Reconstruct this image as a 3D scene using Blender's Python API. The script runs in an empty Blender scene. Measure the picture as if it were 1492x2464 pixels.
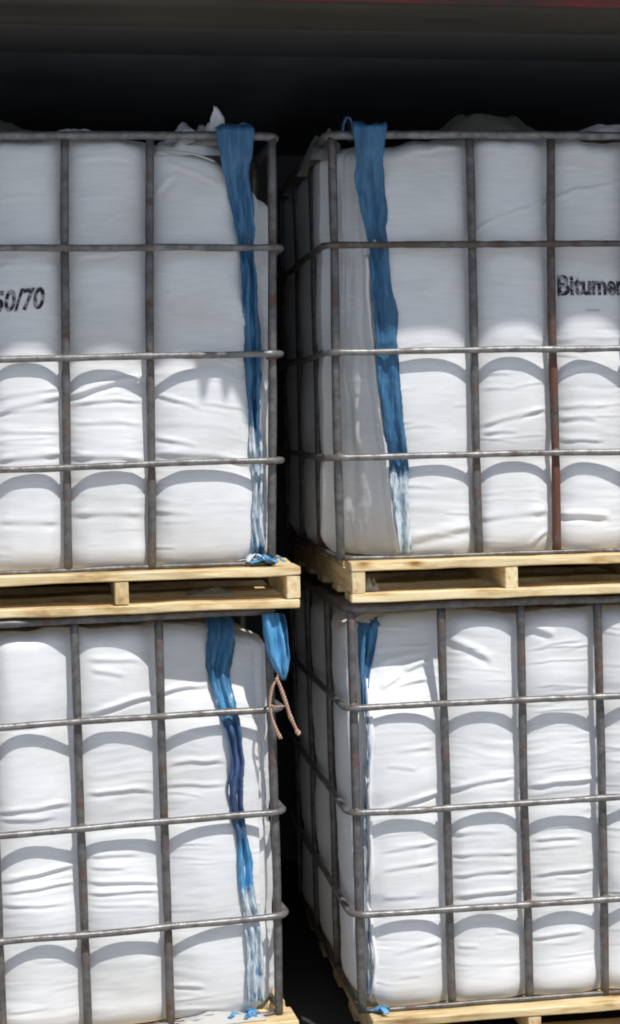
import bpy, bmesh, math, random
import numpy as np
from mathutils import Matrix, Vector

S = bpy.context.scene
COL = S.collection
R_ = math.radians
G = 1.164                      # height of the upper pallet decks' datum above the ground

# ------------------------------------------------------------------ camera
CAM_YAW, CAM_PITCH, CAM_ROLL = 0.1676, 0.0542, 0.0216
CAM_LOC = np.array([-0.5471, -3.7564, 0.3291 + G])
CAM_F = 3976.9 / 2463.0        # focal length / picture height


def rx(a): return np.array([[1, 0, 0], [0, math.cos(a), -math.sin(a)], [0, math.sin(a), math.cos(a)]])
def ry(a): return np.array([[math.cos(a), 0, math.sin(a)], [0, 1, 0], [-math.sin(a), 0, math.cos(a)]])
def rz(a): return np.array([[math.cos(a), -math.sin(a), 0], [math.sin(a), math.cos(a), 0], [0, 0, 1]])


CR = rz(-CAM_YAW) @ rx(-CAM_PITCH) @ ry(CAM_ROLL)      # columns: right, forward, up
cam = bpy.data.objects.new('camera', bpy.data.cameras.new('camera'))
COL.objects.link(cam)
m = Matrix.Identity(4)
for r in range(3):
    m[r][0], m[r][1], m[r][2], m[r][3] = CR[r, 0], CR[r, 2], -CR[r, 1], CAM_LOC[r]
cam.matrix_world = m
cam.data.sensor_fit = 'VERTICAL'
cam.data.sensor_height = 36.0
cam.data.lens = CAM_F * 36.0
cam.data.clip_start = 0.05
cam.data.clip_end = 500
S.camera = cam

# ------------------------------------------------------------------ light
PROFILE, AZ = R_(60.0), R_(24.0)        # slope of the light seen from the side; to the right of straight-on
ELEV = math.atan(math.tan(PROFILE) * math.cos(AZ))
w = bpy.data.worlds.new('World'); S.world = w; w.use_nodes = True
nt = w.node_tree
sky = nt.nodes.new('ShaderNodeTexSky'); sky.sky_type = 'NISHITA'; sky.sun_disc = False
sky.sun_elevation = ELEV
sky.sun_rotation = math.pi - AZ
sky.air_density = 1.0; sky.dust_density = 1.5
bg = nt.nodes['Background']; bg.inputs[1].default_value = 0.094
nt.links.new(sky.outputs[0], bg.inputs[0])
sun = bpy.data.objects.new('sun', bpy.data.lights.new('sun', 'SUN'))
COL.objects.link(sun)
sun.data.energy = 3.7; sun.data.angle = R_(0.8); sun.data.color = (1.0, 0.975, 0.935)
to_sun = Vector((math.sin(AZ) * math.cos(ELEV), -math.cos(AZ) * math.cos(ELEV), math.sin(ELEV)))
sun.rotation_euler = to_sun.to_track_quat('Z', 'Y').to_euler()
S.view_settings.view_transform = 'Standard'
S.view_settings.look = 'None'
S.view_settings.exposure = 0.0
S.view_settings.gamma = 1.0
S.render.engine = 'CYCLES'
S.cycles.max_bounces = 8
S.cycles.use_denoising = True
S.cycles.pixel_filter_type = 'BLACKMAN_HARRIS'
S.cycles.filter_width = 1.9

# ------------------------------------------------------------------ noise
_rs = np.random.RandomState(7)
_T = _rs.rand(256, 256)


def vnoise(x, y):
    x = np.asarray(x, float); y = np.asarray(y, float)
    xi = np.floor(x).astype(int); yi = np.floor(y).astype(int)
    fx = x - xi; fy = y - yi
    fx = fx * fx * (3 - 2 * fx); fy = fy * fy * (3 - 2 * fy)
    a = _T[xi % 256, yi % 256]; b = _T[(xi + 1) % 256, yi % 256]
    c = _T[xi % 256, (yi + 1) % 256]; d = _T[(xi + 1) % 256, (yi + 1) % 256]
    return (a * (1 - fx) + b * fx) * (1 - fy) + (c * (1 - fx) + d * fx) * fy - 0.5


def fbm(x, y, o=3):
    s = 0; a = 1.0
    for k in range(o):
        s = s + a * vnoise(x * 2 ** k + 17.3 * k, y * 2 ** k + 5.1 * k); a *= 0.5
    return s


def sstep(a, b, x):
    q = np.clip((x - a) / (b - a), 0, 1)
    return q * q * (3 - 2 * q)


# ------------------------------------------------------------------ mesh helpers
def link(name, me, mat=None, parent=None):
    o = bpy.data.objects.new(name, me)
    COL.objects.link(o)
    if mat is not None:
        me.materials.clear(); me.materials.append(mat)
    if parent is not None:
        o.parent = parent
    return o


def grid_mesh(name, V, closed_u=False, closed_v=False, smooth=True):
    """V: (nv, nu, 3) array -> quad mesh"""
    nv, nu = V.shape[:2]
    iu = np.arange(nu if closed_u else nu - 1); iv = np.arange(nv if closed_v else nv - 1)
    a, b = np.meshgrid(iv, iu, indexing='ij')
    a1 = (a + 1) % nv; b1 = (b + 1) % nu
    F = np.stack([a * nu + b, a * nu + b1, a1 * nu + b1, a1 * nu + b], -1).reshape(-1, 4)
    me = bpy.data.meshes.new(name)
    me.vertices.add(nv * nu); me.vertices.foreach_set('co', V.reshape(-1).astype(np.float32))
    me.loops.add(F.size); me.loops.foreach_set('vertex_index', F.reshape(-1).astype(np.int32))
    me.polygons.add(len(F)); me.polygons.foreach_set('loop_start', (np.arange(len(F)) * 4).astype(np.int32))
    me.update(calc_edges=True)
    if smooth:
        me.polygons.foreach_set('use_smooth', np.ones(len(F), bool))
    me.validate()
    return me


def tube_mesh(name, path, rad, n=8, closed=False, square=0.0, caps=True):
    P = np.asarray(path, float); N = len(P)
    if closed:
        T = np.roll(P, -1, 0) - np.roll(P, 1, 0)
    else:
        T = np.gradient(P, axis=0)
    T /= np.linalg.norm(T, axis=1)[:, None]
    up = np.array([0, 0, 1.0]) if abs(T[:, 2]).mean() < 0.8 else np.array([0, 1.0, 0])
    A = np.cross(T, up); A /= np.linalg.norm(A, axis=1)[:, None]
    B = np.cross(A, T)
    rad = np.broadcast_to(np.asarray(rad, float), (N,))
    ang = np.arange(n) * 2 * math.pi / n + math.pi / n
    ca, sa = np.cos(ang), np.sin(ang)
    k = 1 + square * (np.minimum(np.abs(ca), np.abs(sa)) / np.maximum(np.abs(ca), np.abs(sa))) ** 2 * 0.3
    V = P[:, None, :] + rad[:, None, None] * (A[:, None, :] * (ca * k)[None, :, None] + B[:, None, :] * (sa * k)[None, :, None])
    if caps and not closed:
        V = np.concatenate([np.repeat(P[:1, None, :], n, 1), V, np.repeat(P[-1:, None, :], n, 1)], 0)
    return grid_mesh(name, V, closed_u=True, closed_v=closed)


_seed = random.Random(3)


def box_mesh(name, sx, sy, sz, bev=0.002, jit=0.0008, cuts=0, axis=0):
    """bevelled box centred on the origin; cuts extra loops along axis so that the piece can be a little uneven"""
    bm = bmesh.new()
    bmesh.ops.create_cube(bm, size=1.0)
    bmesh.ops.scale(bm, vec=(sx, sy, sz), verts=bm.verts)
    if cuts:
        es = [e for e in bm.edges if abs((e.verts[0].co - e.verts[1].co)[axis]) > 1e-6]
        bmesh.ops.subdivide_edges(bm, edges=es, cuts=cuts)
    for v in bm.verts:
        v.co += Vector([_seed.uniform(-jit, jit) for _ in range(3)])
    es = [e for e in bm.edges if e.is_manifold and e.calc_face_angle(0) > 0.7]
    bmesh.ops.bevel(bm, geom=es, offset=bev, segments=1, affect='EDGES')
    me = bpy.data.meshes.new(name); bm.to_mesh(me); bm.free()
    return me


def tag(o, label, cat, group=None):
    o['label'] = label; o['category'] = cat
    if group: o['group'] = group
    return o


def struct(o):
    o['kind'] = 'structure'; return o


def empty(name):
    o = bpy.data.objects.new(name, None); o.empty_display_size = 0.1
    COL.objects.link(o); return o


# ------------------------------------------------------------------ materials
def mat(name, base, rough=0.6, metal=0.0, spec=0.4):
    mt = bpy.data.materials.new(name); mt.use_nodes = True
    n = mt.node_tree.nodes; b = n['Principled BSDF']
    b.inputs['Base Color'].default_value = (*base, 1); b.inputs['Roughness'].default_value = rough
    b.inputs['Metallic'].default_value = metal; b.inputs['Specular IOR Level'].default_value = spec
    return mt, mt.node_tree, b


def noise(t, scale, detail=4, vec=None, rough=0.5, sc=None):
    n = t.nodes.new('ShaderNodeTexNoise'); n.inputs['Scale'].default_value = scale
    n.inputs['Detail'].default_value = detail; n.inputs['Roughness'].default_value = rough
    if vec is None:
        tc = t.nodes.new('ShaderNodeTexCoord'); vec = tc.outputs['Object']
    if sc is not None:
        mp = t.nodes.new('ShaderNodeMapping'); mp.inputs['Scale'].default_value = sc
        t.links.new(vec, mp.inputs['Vector']); vec = mp.outputs['Vector']
    t.links.new(vec, n.inputs['Vector'])
    return n.outputs['Fac']


def ramp(t, fac, stops):
    r = t.nodes.new('ShaderNodeValToRGB'); e = r.color_ramp.elements
    while len(e) < len(stops): e.new(0.5)
    for k, (p, c) in enumerate(stops):
        e[k].position = p; e[k].color = (*c, 1)
    t.links.new(fac, r.inputs['Fac'])
    return r.outputs['Color']


def mixc(t, fac, a, b, mode='MIX'):
    mx = t.nodes.new('ShaderNodeMix'); mx.data_type = 'RGBA'; mx.blend_type = mode
    for sock, v in ((mx.inputs['Factor'], fac), (mx.inputs['A'], a), (mx.inputs['B'], b)):
        if isinstance(v, (int, float)): sock.default_value = v
        elif isinstance(v, tuple): sock.default_value = (*v, 1)
        else: t.links.new(v, sock)
    return mx.outputs['Result']


def bump(t, b, h, strength, dist):
    bp = t.nodes.new('ShaderNodeBump'); bp.inputs['Strength'].default_value = strength
    bp.inputs['Distance'].default_value = dist
    t.links.new(h, bp.inputs['Height']); t.links.new(bp.outputs['Normal'], b.inputs['Normal'])


# woven white polypropylene
M_BAG, t, b = mat('woven_white', (0.80, 0.80, 0.80), 0.62, spec=0.25)
stain = ramp(t, noise(t, 3.0, 5, sc=(1, 1, 1.6)), [(0.30, (0.70, 0.70, 0.685)), (0.50, (0.80, 0.805, 0.81)), (0.8, (0.84, 0.845, 0.85))])
fine = ramp(t, noise(t, 60, 3, sc=(0.3, 1, 2.5)), [(0.3, (0.93, 0.93, 0.93)), (0.6, (1, 1, 1))])
t.links.new(mixc(t, 1.0, stain, fine, 'MULTIPLY'), b.inputs['Base Color'])
nn = t.nodes.new('ShaderNodeTexNoise'); nn.noise_type = 'RIDGED_MULTIFRACTAL'
nn.inputs['Scale'].default_value = 11; nn.inputs['Detail'].default_value = 4; nn.inputs['Distortion'].default_value = 0.6
tcb = t.nodes.new('ShaderNodeTexCoord'); mpb = t.nodes.new('ShaderNodeMapping'); mpb.inputs['Scale'].default_value = (0.55, 1, 1.5)
t.links.new(tcb.outputs['Object'], mpb.inputs['Vector']); t.links.new(mpb.outputs['Vector'], nn.inputs['Vector'])
bump(t, b, nn.outputs['Fac'], 0.16, 0.006)

M_FLAP, t, b = mat('grey_flap', (0.52, 0.51, 0.48), 0.7, spec=0.2)
bump(t, b, noise(t, 40, 4), 0.5, 0.006)

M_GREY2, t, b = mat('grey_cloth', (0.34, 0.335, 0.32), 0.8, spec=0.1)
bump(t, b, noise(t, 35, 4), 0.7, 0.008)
M_GREY, t, b = mat('dark_grey_cloth', (0.20, 0.195, 0.185), 0.8, spec=0.1)  # even dark grey for the spouts
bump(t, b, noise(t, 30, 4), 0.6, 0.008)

# galvanised steel with rust
def steel(name, grey, rust_at, rust=(0.13, 0.062, 0.036), low=0.0):
    mt, t, b = mat(name, grey, 0.5, 0.35, 0.4)
    g2 = tuple(c * 1.9 for c in grey)
    base = mixc(t, ramp(t, noise(t, 38, 5, rough=0.65), [(0.36, (0, 0, 0)), (0.62, (1, 1, 1))]), grey, g2)
    nf_ = noise(t, 14, 6, rough=0.65)
    if low:                                             # rust creeping up from the foot
        tc2 = t.nodes.new('ShaderNodeTexCoord'); sx = t.nodes.new('ShaderNodeSeparateXYZ'); t.links.new(tc2.outputs['Object'], sx.inputs[0])
        mm2 = t.nodes.new('ShaderNodeMapRange'); t.links.new(sx.outputs['Z'], mm2.inputs['Value'])
        mm2.inputs['From Min'].default_value = 0.0; mm2.inputs['From Max'].default_value = 1.0
        mm2.inputs['To Min'].default_value = low; mm2.inputs['To Max'].default_value = -low
        ad2 = t.nodes.new('ShaderNodeMath'); ad2.operation = 'ADD'
        t.links.new(nf_, ad2.inputs[0]); t.links.new(mm2.outputs['Result'], ad2.inputs[1]); nf_ = ad2.outputs[0]
    f = ramp(t, nf_, [(rust_at - 0.06, (0, 0, 0)), (rust_at + 0.10, (1, 1, 1))])
    t.links.new(mixc(t, f, base, rust), b.inputs['Base Color'])
    mr = t.nodes.new('ShaderNodeMapRange'); t.links.new(f, mr.inputs['Value'])
    mr.inputs['To Min'].default_value = 0.42; mr.inputs['To Max'].default_value = 0.8
    t.links.new(mr.outputs['Result'], b.inputs['Roughness'])
    mm = t.nodes.new('ShaderNodeMapRange'); t.links.new(f, mm.inputs['Value'])
    mm.inputs['To Min'].default_value = 0.45; mm.inputs['To Max'].default_value = 0.0
    t.links.new(mm.outputs['Result'], b.inputs['Metallic'])
    bump(t, b, noise(t, 120, 4), 0.4, 0.002)
    return mt


M_POST = steel('post_steel', (0.098, 0.093, 0.089), 0.60)
M_RAIL = steel('rail_steel', (0.145, 0.140, 0.136), 0.60, rust=(0.13, 0.085, 0.065))
M_BROWN = steel('browned_steel', (0.10, 0.088, 0.080), 0.52, rust=(0.11, 0.070, 0.052))
M_RUST = steel('rusty_steel', (0.085, 0.074, 0.068), 0.48, rust=(0.135, 0.055, 0.034), low=0.16)

# pine
M_WOOD, t, b = mat('pine', (0.6, 0.45, 0.25), 0.72, spec=0.25)
oi = t.nodes.new('ShaderNodeObjectInfo')
tc = t.nodes.new('ShaderNodeTexCoord')
add = t.nodes.new('ShaderNodeVectorMath'); add.operation = 'ADD'
t.links.new(tc.outputs['Object'], add.inputs[0])
sc_ = t.nodes.new('ShaderNodeVectorMath'); sc_.operation = 'SCALE'; sc_.inputs[0].default_value = (9, 5, 7)
t.links.new(oi.outputs['Random'], sc_.inputs['Scale']); t.links.new(sc_.outputs[0], add.inputs[1])
gr = noise(t, 9, 5, vec=add.outputs[0], sc=(0.9, 9, 9), rough=0.6)
c1 = ramp(t, gr, [(0.28, (0.58, 0.40, 0.18)), (0.46, (0.84, 0.68, 0.40)), (0.7, (0.90, 0.79, 0.55))])
dirt = ramp(t, noise(t, 7, 6, vec=add.outputs[0], rough=0.7, sc=(0.6, 2, 2)), [(0.33, (0.45, 0.36, 0.28)), (0.44, (0.80, 0.75, 0.68)), (0.55, (1, 1, 1))])
vo = t.nodes.new('ShaderNodeTexVoronoi'); vo.inputs['Scale'].default_value = 5.0
mpv = t.nodes.new('ShaderNodeMapping'); mpv.inputs['Scale'].default_value = (1, 1.9, 1.9)
t.links.new(add.outputs[0], mpv.inputs['Vector']); t.links.new(mpv.outputs['Vector'], vo.inputs['Vector'])
knot = ramp(t, vo.outputs['Distance'], [(0.05, (0.42, 0.28, 0.17)), (0.10, (0.85, 0.76, 0.62)), (0.16, (1, 1, 1))])
c1 = mixc(t, 1.0, c1, knot, 'MULTIPLY')
c2 = mixc(t, 1.0, c1, dirt, 'MULTIPLY')
tint = ramp(t, oi.outputs['Random'], [(0.0, (0.86, 0.82, 0.76)), (1.0, (1.06, 1.03, 0.98))])
t.links.new(mixc(t, 1.0, c2, tint, 'MULTIPLY'), b.inputs['Base Color'])
bump(t, b, gr, 0.4, 0.004)


def strap_mat(name, c_lo, c_hi, rough=0.42):
    mt, t, b = mat(name, c_lo, rough, spec=0.5)
    f = noise(t, 22, 4, sc=(3.0, 1, 0.35), rough=0.6)
    t.links.new(ramp(t, f, [(0.32, c_lo), (0.62, c_hi)]), b.inputs['Base Color'])
    bump(t, b, noise(t, 90, 3, sc=(2.5, 1, 0.25)), 0.6, 0.003)
    return mt


def webbing(name):
    mt, t, b = mat(name, (0.03, 0.15, 0.3), 0.45, spec=0.5)
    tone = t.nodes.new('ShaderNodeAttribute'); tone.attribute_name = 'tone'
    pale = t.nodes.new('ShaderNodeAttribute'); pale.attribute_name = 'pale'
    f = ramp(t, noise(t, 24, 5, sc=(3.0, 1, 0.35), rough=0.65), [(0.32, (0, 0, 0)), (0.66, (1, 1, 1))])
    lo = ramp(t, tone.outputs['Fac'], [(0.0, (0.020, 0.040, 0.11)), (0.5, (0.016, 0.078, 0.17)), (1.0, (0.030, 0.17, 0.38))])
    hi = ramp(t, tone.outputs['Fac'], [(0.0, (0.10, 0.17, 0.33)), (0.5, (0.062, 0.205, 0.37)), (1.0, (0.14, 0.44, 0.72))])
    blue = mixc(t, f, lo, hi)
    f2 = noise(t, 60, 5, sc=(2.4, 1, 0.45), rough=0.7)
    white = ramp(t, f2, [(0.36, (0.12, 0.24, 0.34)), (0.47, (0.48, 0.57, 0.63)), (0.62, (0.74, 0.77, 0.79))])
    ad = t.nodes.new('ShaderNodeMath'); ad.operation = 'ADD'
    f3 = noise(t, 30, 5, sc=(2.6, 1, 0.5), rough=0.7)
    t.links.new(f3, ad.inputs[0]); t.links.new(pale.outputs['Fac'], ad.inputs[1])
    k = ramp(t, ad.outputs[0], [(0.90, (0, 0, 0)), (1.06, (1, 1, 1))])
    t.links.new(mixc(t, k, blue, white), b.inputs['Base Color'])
    bump(t, b, noise(t, 90, 4, sc=(2.5, 1, 0.3), rough=0.6), 0.7, 0.004)
    return mt


M_STRAP = webbing('blue_webbing')
M_NAVY = strap_mat('dark_blue_webbing', (0.022, 0.045, 0.12), (0.09, 0.17, 0.34))
M_SKY = strap_mat('bright_blue_webbing', (0.020, 0.12, 0.30), (0.14, 0.42, 0.70))
M_PALE = strap_mat('pale_thread', (0.35, 0.45, 0.52), (0.74, 0.77, 0.79))
M_SEAM, t, b = mat('white_seam', (0.80, 0.80, 0.80), 0.55)
M_TWINE, t, b = mat('tan_twine', (0.50, 0.32, 0.24), 0.75, spec=0.2)
bump(t, b, noise(t, 300, 3), 0.8, 0.002)

M_INK, t, b = mat('black_ink', (0.03, 0.03, 0.035), 0.6, spec=0.2)
fi = noise(t, 85, 3, rough=0.6)
t.links.new(ramp(t, fi, [(0.47, (0.025, 0.026, 0.035)), (0.62, (0.42, 0.43, 0.45))]), b.inputs['Base Color'])
M_INK2, t, b = mat('faded_ink', (0.50, 0.50, 0.53), 0.6, spec=0.2)

M_GROUND, t, b = mat('concrete', (0.36, 0.35, 0.33), 0.85, spec=0.2)
t.links.new(ramp(t, noise(t, 2.2, 7, rough=0.65), [(0.3, (0.33, 0.33, 0.33)), (0.7, (0.45, 0.45, 0.445))]), b.inputs['Base Color'])
bump(t, b, noise(t, 60, 4), 0.3, 0.004)
M_DARK, t, b = mat('dark_interior', (0.022, 0.023, 0.026), 0.75, spec=0.15)
t.links.new(ramp(t, noise(t, 3, 5), [(0.3, (0.12, 0.126, 0.14)), (0.7, (0.19, 0.20, 0.215))]), b.inputs['Base Color'])
M_BEAM, t, b = mat('olive_beam', (0.10, 0.105, 0.085), 0.7, spec=0.2)
t.links.new(ramp(t, noise(t, 4, 6, sc=(0.5, 3, 3)), [(0.3, (0.040, 0.038, 0.031)), (0.7, (0.074, 0.070, 0.057))]), b.inputs['Base Color'])
M_BEAM2, t, b = mat('charcoal_beam', (0.065, 0.065, 0.062), 0.8, spec=0.15)
M_RED, t, b = mat('red_paint', (0.25, 0.035, 0.03), 0.55, spec=0.3)
t.links.new(ramp(t, noise(t, 5, 6), [(0.35, (0.045, 0.036, 0.032)), (0.65, (0.16, 0.030, 0.026))]), b.inputs['Base Color'])

# ------------------------------------------------------------------ setting
def sbox(name, x0, x1, y0, y1, z0, z1, mt, bev=0.0):
    me = bpy.data.meshes.new(name)
    bm = bmesh.new(); bmesh.ops.create_cube(bm, size=1.0)
    bmesh.ops.scale(bm, vec=(x1 - x0, y1 - y0, z1 - z0), verts=bm.verts)
    if bev: bmesh.ops.bevel(bm, geom=bm.edges[:], offset=bev, segments=4, profile=0.5, affect='EDGES')
    bm.to_mesh(me); bm.free()
    o = link(name, me, mt); o.location = ((x0 + x1) / 2, (y0 + y1) / 2, (z0 + z1) / 2)
    return struct(o)


me = bpy.data.meshes.new('ground')
me.from_pydata([(-200, -200, 0), (200, -200, 0), (200, 200, 0), (-200, 200, 0)], [], [(0, 1, 2, 3)])
struct(link('ground', me, M_GROUND))
me = bpy.data.meshes.new('floor')
me.from_pydata([(-1.55, -0.12, 0.002), (1.75, -0.12, 0.002), (1.75, 1.75, 0.002), (-1.55, 1.75, 0.002)], [], [(0, 1, 2, 3)])
M_FLOOR, t, b = mat('dark_floor', (0.05, 0.05, 0.052), 0.8, spec=0.15)
struct(link('floor', me, M_FLOOR))


def ray_dir(px, py):
    """direction through a picture point, in a 1492 x 2463 picture"""
    f = CAM_F * 2463
    d = CR @ np.array([(px - 746) / f, 1.0, -(py - 1231.5) / f])
    return d / d[1]


def at_y(px, py, y):
    d = ray_dir(px, py); return CAM_LOC + d * (y - CAM_LOC[1])


# the opening the stacks stand in: roof sheet, red-edged header, beams under the roof, dark walls
SHADE_Z = at_y(400, 820, 0.02)[2]                    # where the roof's shadow ends on the bags
YB = -0.30
ZB = at_y(746, 13, YB)[2]                            # underside of the header
Y2 = -0.30
while at_y(746, 78, Y2)[2] < ZB: Y2 += 0.005         # back edge of the header's underside
ROOF_Y = -0.54
ROOF_Z = SHADE_Z + (0.02 - ROOF_Y) * math.tan(PROFILE)
WL, WR = -1.55, 1.75
XR = at_y(560, 13, YB)[0]
sbox('header_edge', XR, WR, YB - 0.016, YB, ZB + 0.006, ROOF_Z - 0.003, M_RED, bev=0.006)
sbox('header_beam', WL, WR, YB + 0.002, Y2, ZB, ROOF_Z - 0.003, M_BEAM, bev=0.03)
sbox('ceiling_beam', WL, WR, Y2 + 0.003, Y2 + 0.30, ZB + 0.006, ROOF_Z - 0.003, M_BEAM2, bev=0.03)
sbox('ceiling', WL, WR, Y2 + 0.304, 1.75, ZB + 0.02, ROOF_Z - 0.005, M_DARK)
ROOF = sbox('roof', WL - 0.4, WR + 0.6, ROOF_Y, 1.85, ROOF_Z, ROOF_Z + 0.06, M_DARK)
sbox('back_wall', WL, WR, 1.755, 1.82, 0.004, ROOF_Z - 0.006, M_DARK)
sbox('wall_left', WL - 0.06, WL - 0.002, -0.25, 1.82, 0.004, ROOF_Z - 0.006, M_DARK)
sbox('wall_right', WR + 0.002, WR + 0.06, -0.25, 1.82, 0.004, ROOF_Z - 0.006, M_DARK)

# unseen strip added at the roof's front edge, cut to cast a jagged shadow
def sun_back(px, py):
    p = at_y(px, py, 0.03); d = np.array(to_sun); return p + d * ((ROOF_Y - 0.03) / d[1])
CAST_OUTLINE = [(368, 812), (398, 838), (436, 846), (466, 868), (472, 925), (478, 968), (490, 976), (499, 930), (512, 908), (525, 915), (532, 962), (542, 978), (551, 940), (564, 948), (580, 980), (596, 1020), (612, 1005), (622, 905), (632, 815)]
tp = [sun_back(*p) for p in CAST_OUTLINE]
zt_ = ROOF_Z + 0.02
bm = bmesh.new()
lo_ = [bm.verts.new((p[0], ROOF_Y - 0.004, min(p[2], ROOF_Z - 0.001))) for p in tp]; hi_ = [bm.verts.new((p[0], ROOF_Y - 0.004, zt_)) for p in tp]
for k in range(len(tp) - 1): bm.faces.new((lo_[k], lo_[k + 1], hi_[k + 1], hi_[k]))
me = bpy.data.meshes.new('shadow_caster'); bm.to_mesh(me); bm.free()
o = link('shadow_caster', me, M_BEAM); o.parent = ROOF; o.matrix_parent_inverse = Matrix.Translation(-ROOF.location)
sd = o.modifiers.new('thickness', 'SOLIDIFY'); sd.thickness = 0.003

# ------------------------------------------------------------------ the four units
# local frame of a unit: x = s*t with t running from the corner at the gap outwards, y into the depth (0 = front rails), z from the pallet deck
A = 0.19
RAIL_OFF = 0.0235
RR, PR = 0.0080, 0.0101
DEP = 1.00
UNITS = {
    'UL': dict(s=-1, o=(0, 0, 0), yaw=-0.0101, sh=0.0208, c=0.2778, up=True, p0=-0.058, dp=0.392, top=0.9817),
    'LL': dict(s=-1, o=(-0.0019, 0.0184, -1.0649), yaw=0.0685, sh=-0.0039, c=0.2602, up=False, p0=-0.038, dp=0.385, top=0.9587),
    'UR': dict(s=1, o=(0.1617, 0.0009, 0.0043), yaw=-0.0359, sh=-0.002, c=0.3278, up=True, p0=0.018, dp=0.362, top=0.9817),
    'LR': dict(s=1, o=(0.1879, -0.0182, -1.0656), yaw=-0.0193, sh=-0.0087, c=0.2158, up=False, p0=0.018, dp=0.372, top=0.9587),
}
RAILZ = [0.2409, 0.4851, 0.7293]
HP = 0.0942


class Unit:
    def __init__(u, key, d):
        u.key = key; u.__dict__.update(d)
        u.W = u.c + 3 * A + 0.28
        u.posts = [0, u.c, u.c + A, u.c + 2 * A, u.c + 3 * A, u.W]
        u.M = Matrix.Translation((u.o[0], u.o[1], u.o[2] + G)) @ Matrix.Rotation(u.yaw, 4, 'Z')

    def xyz(u, t, y, z, shear=True):
        """local (t, y, z) arrays -> local mesh coordinates"""
        t, y, z = np.broadcast_arrays(np.asarray(t, float), np.asarray(y, float), np.asarray(z, float))
        return np.stack([u.s * t + (u.sh * z if shear else 0), y, z], -1)

    def tz(u, px, py, y=0.03):
        """picture point -> (t, z) on the unit's plane at depth y"""
        Rm = rz(u.yaw); o = np.array([u.o[0], u.o[1], u.o[2] + G])
        c = Rm.T @ (CAM_LOC - o); d = Rm.T @ ray_dir(px, py)
        q = c + d * ((y - c[1]) / d[1])
        return (q[0] - u.sh * q[2]) * u.s, q[2]


for k in list(UNITS): UNITS[k] = Unit(k, UNITS[k])

NAMES = {'UL': 'upper left', 'LL': 'lower left', 'UR': 'upper right', 'LR': 'lower right'}

# ---- pallets
def build_pallet(u, label):
    p = empty('wooden_pallet'); p.matrix_world = u.M
    tag(p, label, 'pallet', 'wooden pallets under the cages')
    sw = 0.031; th = 0.0205; hs = HP - 2 * th
    ts = [u.p0 + sw / 2 + k * u.dp for k in range(4)]
    L = ts[-1] - ts[0] + sw; mid = (ts[0] + ts[-1]) / 2
    y0, y1 = -0.030, 1.075
    rnd = random.Random(u.key)
    ms = [box_mesh('stringer', y1 - y0 - 0.006, sw, hs - 0.0006, 0.002, 0.0010, 6, 0) for _ in range(2)]
    for k, tt in enumerate(ts):
        o = link('stringer', ms[k % 2], M_WOOD, p)
        o.location = (u.s * tt, (y0 + y1) / 2, -HP / 2); o.rotation_euler = (0, 0, math.pi / 2)
    n = 8
    mt_ = [box_mesh('top_board', L, 0.098, th, 0.0025, 0.0018, 12, 0) for _ in range(3)]
    for k in range(n):
        o = link('top_board', mt_[k % 3], M_WOOD, p)
        o.location = (u.s * mid + rnd.uniform(-.004, .004), y0 + 0.049 + k * (y1 - y0 - 0.098) / (n - 1), -th / 2)
        o.rotation_euler = (0, 0, rnd.uniform(-.003, .003))
    mb_ = [box_mesh('bottom_board', L, 0.098, th, 0.0025, 0.0020, 12, 0) for _ in range(2)]
    for k in range(5):
        o = link('bottom_board', mb_[k % 2], M_WOOD, p)
        o.location = (u.s * mid + rnd.uniform(-.003, .003), y0 + 0.049 + k * (y1 - y0 - 0.098) / 4, -HP + th / 2)
        o.rotation_euler = (0, 0, rnd.uniform(-.002, .002))
    return p


build_pallet(UNITS['UL'], 'pale pine pallet under the upper left cage, between the left bags')
build_pallet(UNITS['UR'], 'pale pine pallet under the upper right cage, its left side in view')
build_pallet(UNITS['LL'], 'pine pallet under the lower left bag, only its corner at the bottom edge')
build_pallet(UNITS['LR'], 'pine pallet under the lower right bag, its board edge rising along the bottom')


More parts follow.
